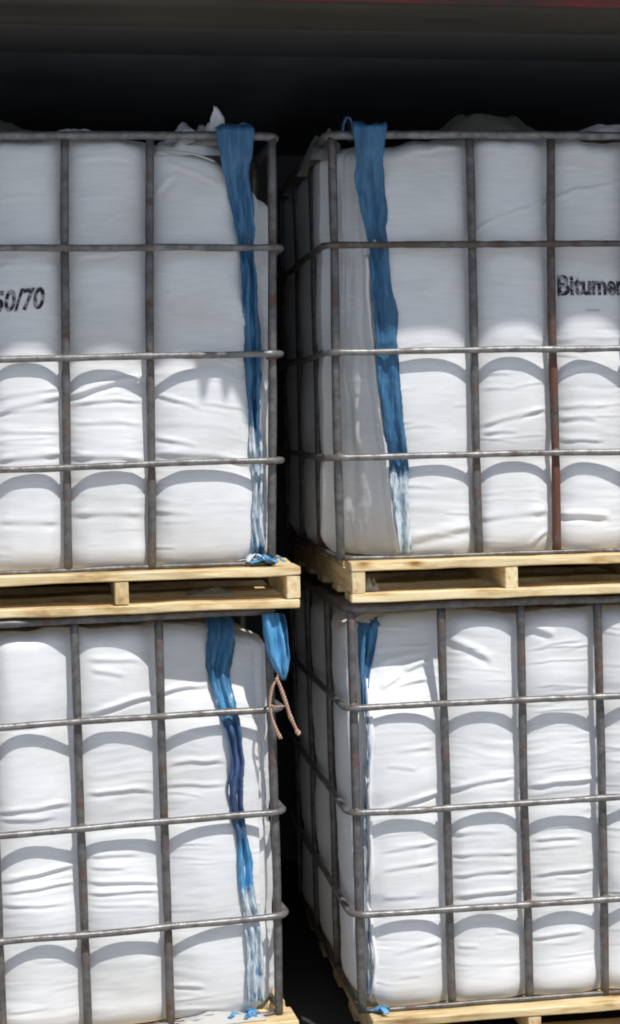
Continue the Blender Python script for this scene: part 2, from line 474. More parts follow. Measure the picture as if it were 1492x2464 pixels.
# ---- cages
bm = bmesh.new(); bmesh.ops.create_icosphere(bm, subdivisions=1, radius=0.0115)
for v_ in bm.verts: v_.co *= _seed.uniform(0.82, 1.12)
WELD = bpy.data.meshes.new('weld'); bm.to_mesh(WELD); bm.free()
WELD.polygons.foreach_set('use_smooth', [True] * len(WELD.polygons))
M_WELD = steel('weld_steel', (0.13, 0.12, 0.112), 0.50)
def build_cage(u, label):
    c = empty('steel_cage'); c.matrix_world = u.M
    tag(c, label, 'cage', 'tubular steel cages around the bags')
    W = u.W; ro = RAIL_OFF
    seed = {'UL': 1, 'LL': 2, 'UR': 3, 'LR': 4}[u.key]
    # rings
    def ring(z, r, off=ro, rad=0.036, mt_=M_RAIL, k=0):
        t0, t1, y0, y1 = -off, W + off, ro - off, DEP + ro + off
        pts = []
        for (cx, cy, a0) in ((t1 - rad, y0 + rad, -90), (t1 - rad, y1 - rad, 0), (t0 + rad, y1 - rad, 90), (t0 + rad, y0 + rad, 180)):
            for q in range(9):
                a = R_(a0 + q * 90 / 8); pts.append((cx + rad * math.cos(a), cy + rad * math.sin(a)))
        P = []
        for i in range(len(pts)):
            a, b_ = np.array(pts[i]), np.array(pts[(i + 1) % len(pts)])
            n = max(1, int(np.linalg.norm(b_ - a) / 0.02))
            for j in range(n): P.append(a + (b_ - a) * j / n)
        P = np.array(P)
        ph = seed * 11.3 + k * 5.7
        dz = 0.0055 * fbm(P[:, 0] * 3 + ph, P[:, 1] * 3, 3)
        rv = r * (1 + 0.20 * fbm(P[:, 0] * 30 + ph, P[:, 1] * 30 + 3, 2))
        X = u.xyz(P[:, 0], P[:, 1] + 0.008 * fbm(P[:, 0] * 4 + ph + 9, P[:, 1] * 4, 2), z + dz)
        return link('rail', tube_mesh('rail', X, rv, 8, True), mt_, c)
    for k, z in enumerate(RAILZ):
        ring(z, RR, k=k, mt_=M_BROWN if (u.key == 'UR' and k == 2) else M_RAIL)
    ring(u.top, 0.0100 if u.up else 0.009, off=0.012, k=4, mt_=M_RAIL if u.up else M_POST)  # lower top rings use darker steel: pallet shade put into the colour
    ring(0.0065, 0.006, off=0.004, k=5, mt_=M_POST)
    # posts
    def post(t, y, i):
        z = np.linspace(0.002, u.top - 0.004, 30)
        ph = seed * 3.1 + i * 7.7
        dx = 0.006 * fbm(z * 2.2 + ph, 0 * z + ph, 2); dy = 0.002 * fbm(z * 2 + ph, 0 * z + ph + 4, 2)
        rr = PR * (1 + 0.06 * fbm(z * 9 + ph, 0 * z, 2))
        for zr in RAILZ: rr = rr * (1 - 0.10 * np.exp(-((z - zr) / 0.02) ** 2))
        mt_ = M_POST
        if u.key == 'UR' and i == 2: mt_ = M_RUST
        return link('post', tube_mesh('post', u.xyz(t + dx, y + dy, z), rr, 10, square=0.7), mt_, c)
    i = 0
    for t in u.posts: post(t, ro, i); i += 1
    ys = np.linspace(ro, ro + DEP, 4)[1:-1]
    for z in RAILZ:                                     # weld lumps where a rail crosses a post
        for t in u.posts:
            o = link('weld', WELD, M_WELD, c)
            o.location = tuple(u.xyz(t + _seed.uniform(-.002, .002), 0.0085, z + _seed.uniform(-.003, .003)))
            o.scale = (_seed.uniform(0.9, 1.35), 1.0, _seed.uniform(0.8, 1.2))
    for y in ys: post(0, y, i); i += 1
    for t in u.posts: post(t, ro + DEP, i); i += 1
    for y in ys: post(W, y, i); i += 1
    return c


build_cage(UNITS['UL'], 'grey tubular cage at upper left, its bag marked 50/70')
build_cage(UNITS['UR'], 'grey and rust brown tubular cage at upper right, its bag marked Bitumen')
build_cage(UNITS['LL'], 'grey tubular cage at lower left with rails hooking round its right corner')
build_cage(UNITS['LR'], 'grey tubular cage at lower right with its left side in deep shade')

# ---- bags
BAGS = {
    'UL': dict(corner=[(300, 575), (450, 582), (590, 600), (860, 622), (1100, 628), (1340, 630)], k=0.9, sm=5,
               ztop=[(0, 0.86), (0.06, 0.90), (0.13, 0.940), (0.27, 0.972), (0.45, 0.984), (1.3, 0.986)],
               crease=[(-5, 990, 165, 950, 4, 10), (165, 955, 348, 903, 6, 9), (180, 970, 345, 962, 3, 7), (0, 955, 150, 935, 3, 8),
                       (375, 945, 480, 968, 3, 8), (245, 545, 330, 505, 2.5, 9), (185, 620, 290, 614, 2, 8), (505, 735, 545, 640, 2.5, 5),
                       (0, 1105, 155, 1092, 6, 10), (178, 1098, 345, 1104, 5, 10), (180, 1237, 338, 1235, 4.5, 11), (0, 1255, 140, 1258, 3, 11),
                       (370, 1230, 460, 1232, 2.5, 8), (375, 460, 415, 405, 2.5, 10), (0, 645, 140, 640, 2, 9), (180, 385, 320, 385, 2, 9),
                       (375, 1085, 610, 1090, 5, 12), (370, 1050, 470, 1062, 3, 8), (180, 1020, 340, 1018, 2, 8), (0, 1040, 150, 1042, 2.5, 8),
                       (400, 375, 520, 405, 4, 8), (80, 760, 150, 765, 2.5, 6), (390, 700, 470, 690, 2, 8)]),
    'LL': dict(slump=(0.050, 0.34), corner=[(1485, 640), (1700, 632), (1900, 626), (2200, 628), (2400, 632)], k=1.1, sm=17,
               ztop=[(0, 0.90), (0.1, 0.92), (0.3, 0.935), (1.3, 0.94)],
               crease=[(215, 1712, 505, 1638, 6, 9), (0, 1955, 170, 1935, 4, 9), (215, 1908, 372, 1900, 4, 9), (405, 1838, 535, 1818, 3.5, 9),
                       (5, 2122, 185, 2085, 4.5, 9), (5, 2150, 188, 2125, 3.5, 7), (215, 2122, 385, 2122, 4.5, 8), (215, 2150, 385, 2140, 3.5, 7),
                       (215, 2062, 330, 2056, 3, 8), (220, 2090, 300, 2088, 2.5, 7), (420, 2376, 490, 2372, 3.5, 8), (215, 1585, 340, 1590, 2.5, 10),
                       (220, 1610, 300, 1625, 2, 9), (400, 1890, 540, 1880, 2.5, 8), (5, 2180, 150, 2178, 2, 7), (220, 2180, 370, 2176, 2, 7),
                       (410, 2440, 560, 2425, 4, 9), (0, 1975, 130, 1970, 2.5, 8)]),
    'UR': dict(corner=[(300, 852), (450, 862), (600, 872), (800, 881), (1000, 903), (1180, 926), (1330, 950)], k=1.45, sm=16,
               ztop=[(0, 0.965), (0.2, 0.978), (1.3, 0.986)],
               crease=[(1148, 558, 1265, 508, 7, 6), (1265, 508, 1500, 428, 5.5, 7), (1160, 1025, 1310, 985, 4, 8), (1165, 1045, 1240, 1040, 3, 7),
                       (985, 1300, 1140, 1268, 6, 16), (1162, 1247, 1315, 1230, 7, 11), (1342, 1240, 1462, 1242, 7, 11), (1270, 1318, 1318, 1278, 4, 9),
                       (1345, 1012, 1430, 1006, 3, 8), (1350, 1062, 1450, 1060, 2.5, 7), (1345, 905, 1420, 880, 3, 9), (1170, 905, 1230, 903, 2, 7),
                       (985, 365, 1110, 352, 3, 9), (1160, 940, 1250, 938, 1.5, 7), (1345, 985, 1460, 975, 2, 8), (1240, 1010, 1310, 985, 3, 6)]),
    'LR': dict(skew=0.30, slump=(0.060, 0.27), corner=[(1465, 880), (1600, 876), (1800, 876), (1950, 874), (2200, 876), (2300, 884), (2420, 880)], k=1.2, sm=3,
               ztop=[(0, 0.93), (0.2, 0.935), (1.3, 0.94)],
               crease=[(900, 1952, 1065, 1908, 6, 9), (1065, 1908, 1240, 1863, 5, 9), (1280, 1888, 1440, 1876, 6, 9), (925, 1662, 975, 1630, 5, 9),
                       (985, 1620, 1040, 1600, 5, 9), (925, 1600, 1035, 1580, 3.5, 10), (960, 1655, 1035, 1640, 4, 8), (1075, 1545, 1180, 1590, 5, 13), (1265, 1500, 1330, 1530, 5, 12),
                       (1090, 2010, 1190, 2000, 4, 8), (1090, 2060, 1240, 2050, 4, 8), (1092, 2110, 1245, 2090, 4, 8), (1095, 2160, 1250, 2140, 5, 9),
                       (1285, 2020, 1400, 2015, 3, 7), (1285, 2105, 1430, 2090, 4.5, 8), (1285, 2150, 1390, 2148, 3.5, 8), (925, 2045, 1050, 2030, 3.5, 8),
                       (925, 2090, 1055, 2075, 4, 8), (950, 2290, 1055, 2265, 4, 9), (960, 2350, 1010, 2345, 3, 7), (1100, 2280, 1150, 2278, 2.5, 7),
                       (1280, 2258, 1400, 2240, 4, 8), (930, 1840, 1000, 1850, 3, 8), (950, 1805, 1040, 1800, 3, 8), (925, 2160, 1000, 2155, 2.5, 8), (1100, 1950, 1240, 1925, 3, 8)]),
}
YF = 0.055                       # depth of the cloth where it passes behind a post


def smooth_loop(P, n, wfun):
    """circular smoothing of a loop (nrow, npt, 2), n passes, weight per point"""
    for _ in range(n):
        Q = 0.25 * np.roll(P, 1, 1) + 0.5 * P + 0.25 * np.roll(P, -1, 1)
        P = P + (Q - P) * wfun[None, :, None]
    return P


def build_bag(u, label):
    cfg = BAGS[u.key]; W = u.W
    rng = random.Random(u.key + 'b'); nrng = {'UL': 1, 'LL': 2, 'UR': 3, 'LR': 4}[u.key] * 13.7
    cz, ct = [], []
    for (py, px) in cfg['corner']:
        tt, zz = u.tz(px, py, 0.04); cz.append(zz); ct.append(tt)
    order = np.argsort(cz); cz = np.array(cz)[order]; ct = np.array(ct)[order]
    NZ = 310
    v = np.linspace(0, 1, NZ)
    z1 = np.interp(0.5, *zip(*cfg['ztop']))
    zr = 0.004 + v * (z1 - 0.004)
    ts = np.interp(zr, cz, ct); ts = np.maximum(ts, 0.026)
    tsd = 0.013                                            # side panel's inset
    yc = YF + (ts - tsd) * cfg['k'] + 0.006                # where the corner panel meets the side
    t2 = W - 0.09; y2 = DEP + 2 * RAIL_OFF - YF
    # loop segments: front (far -> gap corner), corner panel, side, back, far side
    nf, nc, ns, nb, no = 340, 30, 110, 24, 24
    def seg(a, b, n):
        f = np.arange(n) / n
        return a[:, None, :] * (1 - f)[None, :, None] + b[:, None, :] * f[None, :, None]
    one = np.ones(NZ)
    pA = np.stack([one * t2, one * YF], 1); pB = np.stack([ts, one * YF], 1); pC = np.stack([one * tsd, yc], 1)
    pD = np.stack([one * tsd, one * (y2 - 0.08)], 1); pE = np.stack([one * (tsd + 0.06), one * y2], 1)
    pF = np.stack([one * t2, one * y2], 1); pG = np.stack([one * (W - 0.03), one * (y2 - 0.07)], 1); pH = np.stack([one * (W - 0.03), one * (YF + 0.06)], 1)
    P = np.concatenate([seg(pA, pB, nf), seg(pB, pC, nc), seg(pC, pD, ns), seg(pD, pE, 8), seg(pE, pF, nb), seg(pF, pG, 8), seg(pG, pH, no), seg(pH, pA, 8)], 1)
    N = P.shape[1]
    front = np.zeros(N); front[:nf] = 1
    wf = np.full(N, 1.0)
    P = smooth_loop(P, cfg['sm'], wf)
    T, Y = P[:, :, 0].copy(), P[:, :, 1].copy()
    Z = np.repeat(zr[:, None], N, 1)
    # cushions between the posts
    dY = np.zeros_like(T); dT = np.zeros_like(T)
    cells = list(zip(u.posts[:-1], u.posts[1:]))
    fm = np.repeat(front[None, :], NZ, 0)
    for ci, (a, b_) in enumerate(cells):
        lo = np.repeat(np.maximum(a, ts - 0.035)[:, None], N, 1) if ci == 0 else np.full_like(T, a)
        q = np.clip((T - (lo + b_) / 2) / ((b_ - lo) / 2), -1, 1)
        sk = rng.uniform(-0.22, 0.22) + 0.30 * fbm(Z * 3.1 + ci * 9.1 + nrng, Z * 0 + 2, 2)
        if ci == 0: sk = sk + cfg.get('skew', 0.0)
        qs = q + np.clip(-sk, -0.42, 0.42) * (1 - q * q)
        amp = (0.0365 if u.up else 0.0320) * rng.uniform(0.82, 1.06) + 0.016 * fbm(Z * 4.5 + ci * 3.3 + nrng, Z * 0, 2)
        dY += -amp * np.maximum(1 - qs * qs, 0) ** rng.uniform(0.6, 0.95) * fm * (np.abs(q) < 1)
    ys = np.linspace(RAIL_OFF, RAIL_OFF + DEP, 4)
    side = np.zeros(N); side[nf + nc:nf + nc + ns] = 1
    for a, b_ in zip(ys[:-1], ys[1:]):
        q = (Y - (a + b_) / 2) / ((b_ - a) / 2)
        dT += np.where(np.abs(q) < 1, -0.027 * np.maximum(1 - q * q, 0) ** 0.8, 0) * side[None, :]
    # slack cloth: fold field (metres, outwards)
    h = np.zeros_like(T)
    arc = np.where(fm > 0, T, -Y)                           # runs along the cloth
    low = sstep(0.42, 0.62, fbm(arc * 5 + nrng, Z * 6 + nrng, 2) + 0.5)
    warp = Z + 0.02 * fbm(arc * 6 + nrng, Z * 5, 2)
    rid = 1 - np.abs(2 * fbm(arc * 3.2 + nrng * 2, warp * 34, 3))
    h += 0.0018 * low * (rid - 0.75)
    h += 0.0065 * fbm(arc * 6 + nrng * 3, Z * 9, 2)
    h += 0.0008 * fbm(arc * 14 + nrng, Z * 40 + 2, 2)
    # bulge a little between rails, pinched at their heights
    for k in RAILZ:
        h -= 0.004 * np.exp(-((Z - k) / 0.03) ** 2)
    cr = [(*u.tz(a, b_), *u.tz(c_, d_), e * 0.00115, f_ * 0.00088) for (a, b_, c_, d_, e, f_) in cfg['crease']]
    # extra short horizontal folds at the posts and under the rails
    for ci, (a, b_) in enumerate(cells[:5]):
        dens = rng.choice([4, 8, 16, 26])
        for _ in range(dens + (8 if u.key == 'LR' else 0)):
            z0 = rng.uniform(0.03, 0.93)
            if u.key[0] == 'U' and z0 > 0.5 and rng.random() < 0.45: continue
            ln = rng.uniform(0.04, 0.17)
            tt = rng.choice([a + 0.01, b_ - 0.01 - ln, rng.uniform(a, max(a, b_ - ln))])
            cr.append((tt, z0, tt + ln, z0 + rng.uniform(-0.012, 0.012), rng.uniform(0.0006, 0.0019), rng.uniform(0.0032, 0.0060)))
    for (a, za, b_, zb, amp, wd) in cr:
        if a > b_: a, za, b_, zb = b_, zb, a, za
        L = math.hypot(b_ - a, zb - za); dx, dz = (b_ - a) / L, (zb - za) / L
        along = ((T - a) * dx + (Z - za) * dz) / L
        bow = 0.10 * L * (along - 0.5) ** 2 * (1 if amp > 0.003 else 0.4)
        d = (-(T - a) * dz + (Z - za) * dx + bow) / wd
        fade = sstep(-0.12, 0.2, along) * (1 - sstep(0.8, 1.12, along))
        h += fm * amp * fade * (d * np.exp(-d * d) * 1.6 + 0.35 * np.exp(-d * d))
    if cfg.get('slump'):
        a_, w_ = cfg['slump']
        dY += fm * a_ * sstep(0.68, 0.85, Z) * (1 - sstep(w_ * 0.45, w_, T))
    # the cloth leans out more low down where it carries the load
    dY -= fm * 0.004 * (1 - Z) 
    # no further out than the rails allow
    Yn = Y + dY - h * fm
    lim = 0.0135 if u.up else 0.0165
    Yn = np.where((fm > 0) & (Yn < lim + 0.01), lim + 0.01 * np.exp(np.minimum((Yn - lim - 0.01) / 0.01, 0)), Yn)
    Tn = T + dT - h * (1 - fm) * np.where(np.arange(N)[None, :] < nf + nc + ns, 1, 0)
    cm = np.zeros(N); cm[nf:nf + nc] = 1
    cq = np.zeros(N); cq[nf:nf + nc] = np.sin(np.linspace(0, math.pi, nc))
    drape = 0.016 * fbm(np.arange(N)[None, :] * 0.16 + nrng, Z * 3.0, 3) + 0.012
    Yn = Yn - (h * 0.6 + drape * 0.55) * cm[None, :] * cq[None, :]
    Tn = Tn - (h * 0.6 + drape * 0.8) * cm[None, :] * cq[None, :]
    # round the foot, pull the shoulder in
    foot = 0.030 * np.clip(1 - Z / 0.055, 0, 1) ** 2
    ztop = np.interp(T, *zip(*cfg['ztop'])) + 0.018 * fbm(T * 9 + nrng, Y * 9, 3)
    Z = 0.004 + v[:, None] * (ztop - 0.004)
    sh_ = 0.060 * np.clip((Z - (ztop - 0.045)) / 0.045, 0, 1) ** 3
    cx, cy = W / 2, DEP / 2
    inset = foot + sh_
    dx = cx - Tn; dy = cy - Yn
    Tn = Tn + inset * np.sign(dx) * np.minimum(1, np.abs(dx) / (W / 2)) ** 6
    Yn = Yn + inset * np.sign(dy) * np.minimum(1, np.abs(dy) / (DEP / 2)) ** 6
    u.bag_rows = (Tn[:, :nf + nc + 30], Yn[:, :nf + nc + 30], Z[:, :nf + nc + 30])
    # slumped top
    rows = [np.stack([Tn, Yn, Z], -1)]
    last = rows[0][-1]
    cen = np.array([cx, cy, last[:, 2].mean() + 0.0])
    for q in np.linspace(0.06, 0.98, 16):
        r_ = last * (1 - q) + cen * q
        r_[:, 2] = last[:, 2] * (1 - q) + cen[2] * q - 0.02 * math.sin(q * 3) + 0.02 * fbm(r_[:, 0] * 8, r_[:, 1] * 8, 3)
        rows.append(r_[None])
    P = np.concatenate(rows, 0)
    V = u.xyz(P[..., 0], P[..., 1], P[..., 2])
    me = grid_mesh('bulk_bag', V, closed_u=True)
    o = link('bulk_bag', me, M_BAG); o.matrix_world = u.M
    tag(o, label, 'bulk bag', 'white bulk bags inside the cages')
    u.bag = o
    return o


def surf(u, t, z):
    """depth y of the bag's front and gap corner at (t, z)"""
    Tr, Yr, Zr = u.bag_rows
    t = np.atleast_1d(np.asarray(t, float)); z = np.atleast_1d(np.asarray(z, float))
    out = np.empty(t.shape)
    zc = Zr[:, 20]
    for i in range(t.size):
        k = int(np.clip(np.searchsorted(zc, z.flat[i]), 0, len(zc) - 1))
        j = np.argsort(Tr[k]); out.flat[i] = np.interp(t.flat[i], Tr[k][j], Yr[k][j])
    return out


build_bag(UNITS['UL'], 'white woven bulk bag printed 50/70 in the upper left cage')
build_bag(UNITS['UR'], 'white woven bulk bag printed Bitumen in the upper right cage')
build_bag(UNITS['LL'], 'creased white bulk bag in the lower left cage with twisted blue strap')
build_bag(UNITS['LR'], 'crumpled white bulk bag in the lower right cage with short blue strap')


# ---- straps: ribbons of folded webbing along the bag's corner
def ribbon(u, name, path, mt_, lift=0.005, fold=0.004, nfold=2.0, over_top=False, ymin=None, yfix=None, seed=0, thick=0.002, ragged=0.0, parent=None):
    path = [tuple(p_) + (0.5, 0.0)[len(p_) - 3:] for p_ in path]
    C = np.array([(*u.tz(p_[0], p_[1], 0.03), p_[2] / 1058.0, p_[3], p_[4]) for p_ in path])
    d = np.r_[0, np.cumsum(np.hypot(np.diff(C[:, 0]), np.diff(C[:, 1])))]
    n = max(8, int(d[-1] / 0.006)); f = np.linspace(0, d[-1], n)
    tc_ = np.interp(f, d, C[:, 0]); zc = np.interp(f, d, C[:, 1]); wd = np.interp(f, d, C[:, 2])
    for _ in range(4):
        for a in (tc_, zc, wd): a[1:-1] = 0.25 * a[:-2] + 0.5 * a[1:-1] + 0.25 * a[2:]
    tc_ = tc_ + 0.004 * fbm(f * 14 + seed, f * 0 + seed, 2)
    wd = wd * (1 + 0.30 * fbm(f * 12 + seed * 2, f * 0 + 4, 2) + ragged * vnoise(f * 160, f * 0 + seed))
    m_ = 17
    q = np.linspace(-0.5, 0.5, m_)
    tt = tc_[:, None] + wd[:, None] * q[None, :]
    zz = np.repeat(zc[:, None], m_, 1)
    base = np.repeat(surf(u, tc_, zc)[:, None], m_, 1) if yfix is None else np.full(tt.shape, 0.0)
    if yfix is None:
        base = np.minimum(base, surf(u, tt.reshape(-1), zz.reshape(-1)).reshape(tt.shape))
    else:
        base = np.repeat(np.interp(f, d, np.array(yfix))[:, None], m_, 1)
    tw = 0.35 * fbm(f * 6 + seed, f * 0 + seed * 3, 2)
    fo = fold * (np.sin((q[None, :] + tw[:, None]) * nfold * 2 * math.pi) + 1.5 * fbm(q[None, :] * 6 + seed, f[:, None] * 22, 3) + 0.9 * np.abs(fbm(q[None, :] * 5 + seed * 2 + f[:, None] * 9, f[:, None] * 8, 2)))
    y = base - lift - fo - fold * 0.5
    if over_top:                                            # over the top rail, then back onto the bag
        g = sstep(u.top - 0.13, u.top - 0.03, zz)
        y = y * (1 - g) + (-0.020 - 0.4 * fo) * g
    if ymin is not None:
        clear = np.zeros_like(zz)
        for k in RAILZ: clear = np.maximum(clear, np.exp(-((zz - k) / 0.02) ** 4))
        y = np.where(clear > 0.05, np.maximum(y, ymin * clear + y * (1 - clear)), y)
    fx = f
    if over_top:                                            # the end folds back over the rail onto the bag's top
        bk = np.array([0.105, 0.075, 0.048, 0.026, 0.010]); up = np.array([-0.016, -0.002, 0.008, 0.0105, 0.007])
        wob = 0.012 * fbm(q[None, :] * 4 + seed, bk[:, None] * 30, 2)
        tt = np.concatenate([tt[:1] + 0.05 * bk[:, None], tt]); y = np.concatenate([y[:1] + bk[:, None], y])
        zz = np.concatenate([zz[:1] + up[:, None] + wob, zz]); fx = np.r_[np.zeros(len(bk)), f]
    me = grid_mesh(name, u.xyz(tt, y, zz))
    for nm, col in (('tone', 3), ('pale', 4)):
        at_ = me.attributes.new(nm, 'FLOAT', 'POINT')
        at_.data.foreach_set('value', np.repeat(np.interp(fx, d, C[:, col])[:, None], m_, 1).reshape(-1).astype(np.float32))
    o = link(name, me, mt_, parent or u.bag)
    sd = o.modifiers.new('thickness', 'SOLIDIFY'); sd.thickness = thick; sd.offset = 0
    return o


def seam(u, path, rad=0.0055, lift=0.005, y_=None, name='seam'):
    C = np.array([u.tz(px, py, 0.035) for (px, py) in path])
    d = np.r_[0, np.cumsum(np.hypot(np.diff(C[:, 0]), np.diff(C[:, 1])))]
    n = int(d[-1] / 0.008); f = np.linspace(0, d[-1], n)
    tt = np.interp(f, d, C[:, 0]); zz = np.interp(f, d, C[:, 1])
    for _ in range(3): tt[1:-1] = 0.25 * tt[:-2] + 0.5 * tt[1:-1] + 0.25 * tt[2:]
    tt = tt + 0.003 * fbm(f * 25, f * 0, 2)
    yy = surf(u, tt, zz) - lift
    for _ in range(3): yy[1:-1] = 0.25 * yy[:-2] + 0.5 * yy[1:-1] + 0.25 * yy[2:]
    rr = rad * (1 + 0.5 * fbm(f * 30, f * 0 + 2, 2))
    return link(name, tube_mesh(name, u.xyz(tt, yy, zz), rr, 8), M_FLAP if name == 'hem' else M_SEAM, u.bag)


UL, UR, LL, LR = (UNITS[k] for k in ('UL', 'UR', 'LL', 'LR'))
UL.strap = ribbon(UL, 'lifting_strap', [(562, 318, 80), (562, 350, 78), (565, 400, 68), (572, 450, 60), (582, 500, 54), (590, 560, 44), (592, 600, 30), (598, 650, 34), (600, 720, 40), (608, 800, 38), (610, 857, 44), (610, 920, 42, .45, .0), (612, 980, 32, .4, .1), (613, 1030, 28, .4, .35), (616, 1070, 32, .5, .6), (618, 1130, 26, .5, .62), (618, 1200, 26, .5, .6), (618, 1280, 28, .6, .55), (622, 1338, 40, .8, .4)], M_STRAP, over_top=True, ymin=0.013, seed=1, fold=0.006, ragged=0.08)
UR.strap = ribbon(UR, 'lifting_strap', [(880, 312, 82), (882, 370, 76), (886, 430, 72), (896, 500, 66), (905, 560, 62), (910, 610, 56), (917, 680, 52), (923, 750, 56), (930, 850, 58), (937, 950, 60), (947, 1030, 60, .45, .0), (956, 1090, 58, .45, .12), (962, 1130, 54, .45, .38), (958, 1160, 48, .5, .62), (962, 1210, 44, .5, .66), (969, 1270, 40, .5, .66), (976, 1332, 30, .5, .6)], M_STRAP, over_top=True, ymin=0.013, seed=3, fold=0.005, nfold=1.5, ragged=0.06)
seam(UR, [(884, 615), (885, 700), (893, 800), (903, 900), (915, 1000), (928, 1090), (938, 1180), (948, 1260), (960, 1328)])
LL.strap = ribbon(LL, 'lifting_strap', [(535, 1482, 72, .5, 0), (533, 1560, 66, .5, 0), (535, 1640, 58, .5, .1), (545, 1690, 50, .9, .42), (552, 1720, 44, .4, .1), (562, 1780, 40, .1, .2), (571, 1830, 40, .0, .15), (563, 1900, 46, .0, .28), (570, 1950, 40, .0, .15), (578, 1995, 28, .1, .1), (582, 2030, 36, .8, 0), (586, 2080, 48, 1, .05), (590, 2120, 38, 1, .3), (595, 2160, 30, .6, .6), (602, 2200, 30, .5, .68), (607, 2260, 34, .5, .66), (610, 2330, 36, .5, .55), (613, 2405, 38, .7, .5)], M_STRAP, ymin=0.013, seed=5, fold=0.007, ragged=0.10)
lp = ribbon(LL, 'lifting_loop', [(640, 1470, 34, .9, 0), (645, 1520, 38, 1, 0), (652, 1570, 36, 1, .05), (660, 1605, 22, .8, .1), (668, 1624, 8, .5, .2)], M_STRAP, yfix=[-0.012, -0.024, -0.032, -0.034, -0.034], seed=9, fold=0.007, lift=0.0, nfold=1.3)
ribbon(LL, 'loop_fold', [(660, 1472, 26, .5, 0), (668, 1520, 30, .7, 0), (674, 1570, 30, .9, .1), (672, 1605, 20, .7, .1), (669, 1626, 8, .4, .2)], M_STRAP, yfix=[-0.008, -0.014, -0.018, -0.026, -0.032], seed=11, fold=0.006, lift=0.0, nfold=1.1, parent=lp)
LR.strap = ribbon(LR, 'lifting_strap', [(897, 1492, 46, .6, 0), (893, 1530, 50, .6, .05), (889, 1570, 44, .5, 0), (883, 1620, 34, .4, .1), (881, 1680, 16, .2, .3), (884, 1760, 9, .2, .6), (884, 1860, 9, .2, .6), (883, 1960, 8, .2, .6), (885, 2060, 8, .2, .65), (884, 2200, 8, .4, .65), (892, 2300, 9, .4, .6), (890, 2400, 9, .6, .5)], M_STRAP, ymin=0.013, seed=10, fold=0.005, lift=0.007)
seam(LR, [(890, 1640), (892, 1720), (894, 1800), (888, 1860), (890, 1940), (894, 2040), (888, 2140), (893, 2230), (903, 2300), (898, 2370), (896, 2412)], 0.0055)


# frayed ends at the foot of the straps, lying on the pallet
def tangle(u, name, t0, y0, n, mt_, seed, spread=0.03, parent=True, z0=0.002):
    rnd = np.random.RandomState(seed); objs = []
    for k in range(n):
        L = rnd.uniform(0.03, 0.07); m_ = 12; f = np.linspace(0, 1, m_)
        a = rnd.uniform(0, 6.28); w_ = rnd.uniform(0.004, 0.009)
        px = t0 + rnd.uniform(-1, 1) * spread * 0.5 + L * (f - 0.5) * math.cos(a) + 0.006 * np.sin(f * 7 + a)
        py = y0 + rnd.uniform(-0.5, 0.5) * spread * 0.4 + L * 0.5 * (f - 0.5) * math.sin(a)
        pz = z0 + 0.004 + 0.018 * rnd.rand() * np.sin(f * math.pi) + 0.004 * rnd.rand()
        q = np.linspace(-1, 1, 3)
        V = np.stack([u.s * (px[:, None] + w_ * q * math.sin(a)) + u.sh * pz[:, None], py[:, None] - w_ * q * math.cos(a), pz[:, None] + 0.003 * np.abs(q)], -1)
        o = link(name, grid_mesh(name, V), mt_, u.strap)
        sd = o.modifiers.new('thickness', 'SOLIDIFY'); sd.thickness = 0.0016
        objs.append(o)
    return objs


t_, z_ = UL.tz(640, 1345, 0.0)
tangle(UL, 'strap_tail', t_, 0.005, 7, M_SKY, 3, 0.06)
tangle(UL, 'strap_tail', t_ + 0.02, 0.02, 3, M_PALE, 4, 0.05)
t_, z_ = LL.tz(600, 2435, 0.0)
tangle(LL, 'strap_tail', t_ + 0.01, 0.008, 5, M_SKY, 5, 0.06)
t_, z_ = LR.tz(908, 2440, 0.0)
tangle(LR, 'strap_tail', t_, 0.004, 4, M_SKY, 7, 0.04)


# crumpled cloth: flaps over the top rails, spouts behind them
def crumple(u, name, t0, t1, y0, y1, z0, hgt, mt_, seed, prof='dome', rough=0.35):
    nu, nv = 44, 26
    a = np.linspace(0, 1, nu)[None, :]; b_ = np.linspace(0, 1, nv)[:, None]
    t = t0 + (t1 - t0) * a + 0 * b_; y = y0 + (y1 - y0) * b_ + 0 * a
    e = np.sin(math.pi * a) ** 0.6 * np.sin(math.pi * b_) ** 0.6
    n_ = fbm(a * 5 + seed, b_ * 4 + seed, 2); n2 = np.abs(fbm(a * 9 + seed * 2, b_ * 7, 2))
    z = z0 + hgt * e * (0.8 + rough * 2 * n_ - rough * n2)
    t = t + 0.02 * n_ * e; y = y + 0.02 * vnoise(a * 6 + seed, b_ * 6) * e
    return link(name, grid_mesh(name, u.xyz(t, y, z)), mt_, u.bag)


def on_top(u, px, py, y):
    return u.tz(px, py, y)


ta, za = UR.tz(1030, 310, 0.30); tb, zb = UR.tz(1300, 310, 0.30); _, zt = UR.tz(1165, 254, 0.30)
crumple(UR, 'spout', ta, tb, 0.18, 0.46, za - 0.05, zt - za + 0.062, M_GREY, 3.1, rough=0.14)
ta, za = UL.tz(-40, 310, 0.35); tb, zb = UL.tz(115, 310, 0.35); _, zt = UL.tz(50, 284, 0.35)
crumple(UL, 'spout', tb, ta + 0.1, 0.22, 0.5, za - 0.05, zt - za + 0.055, M_GREY, 5.7, rough=0.14)
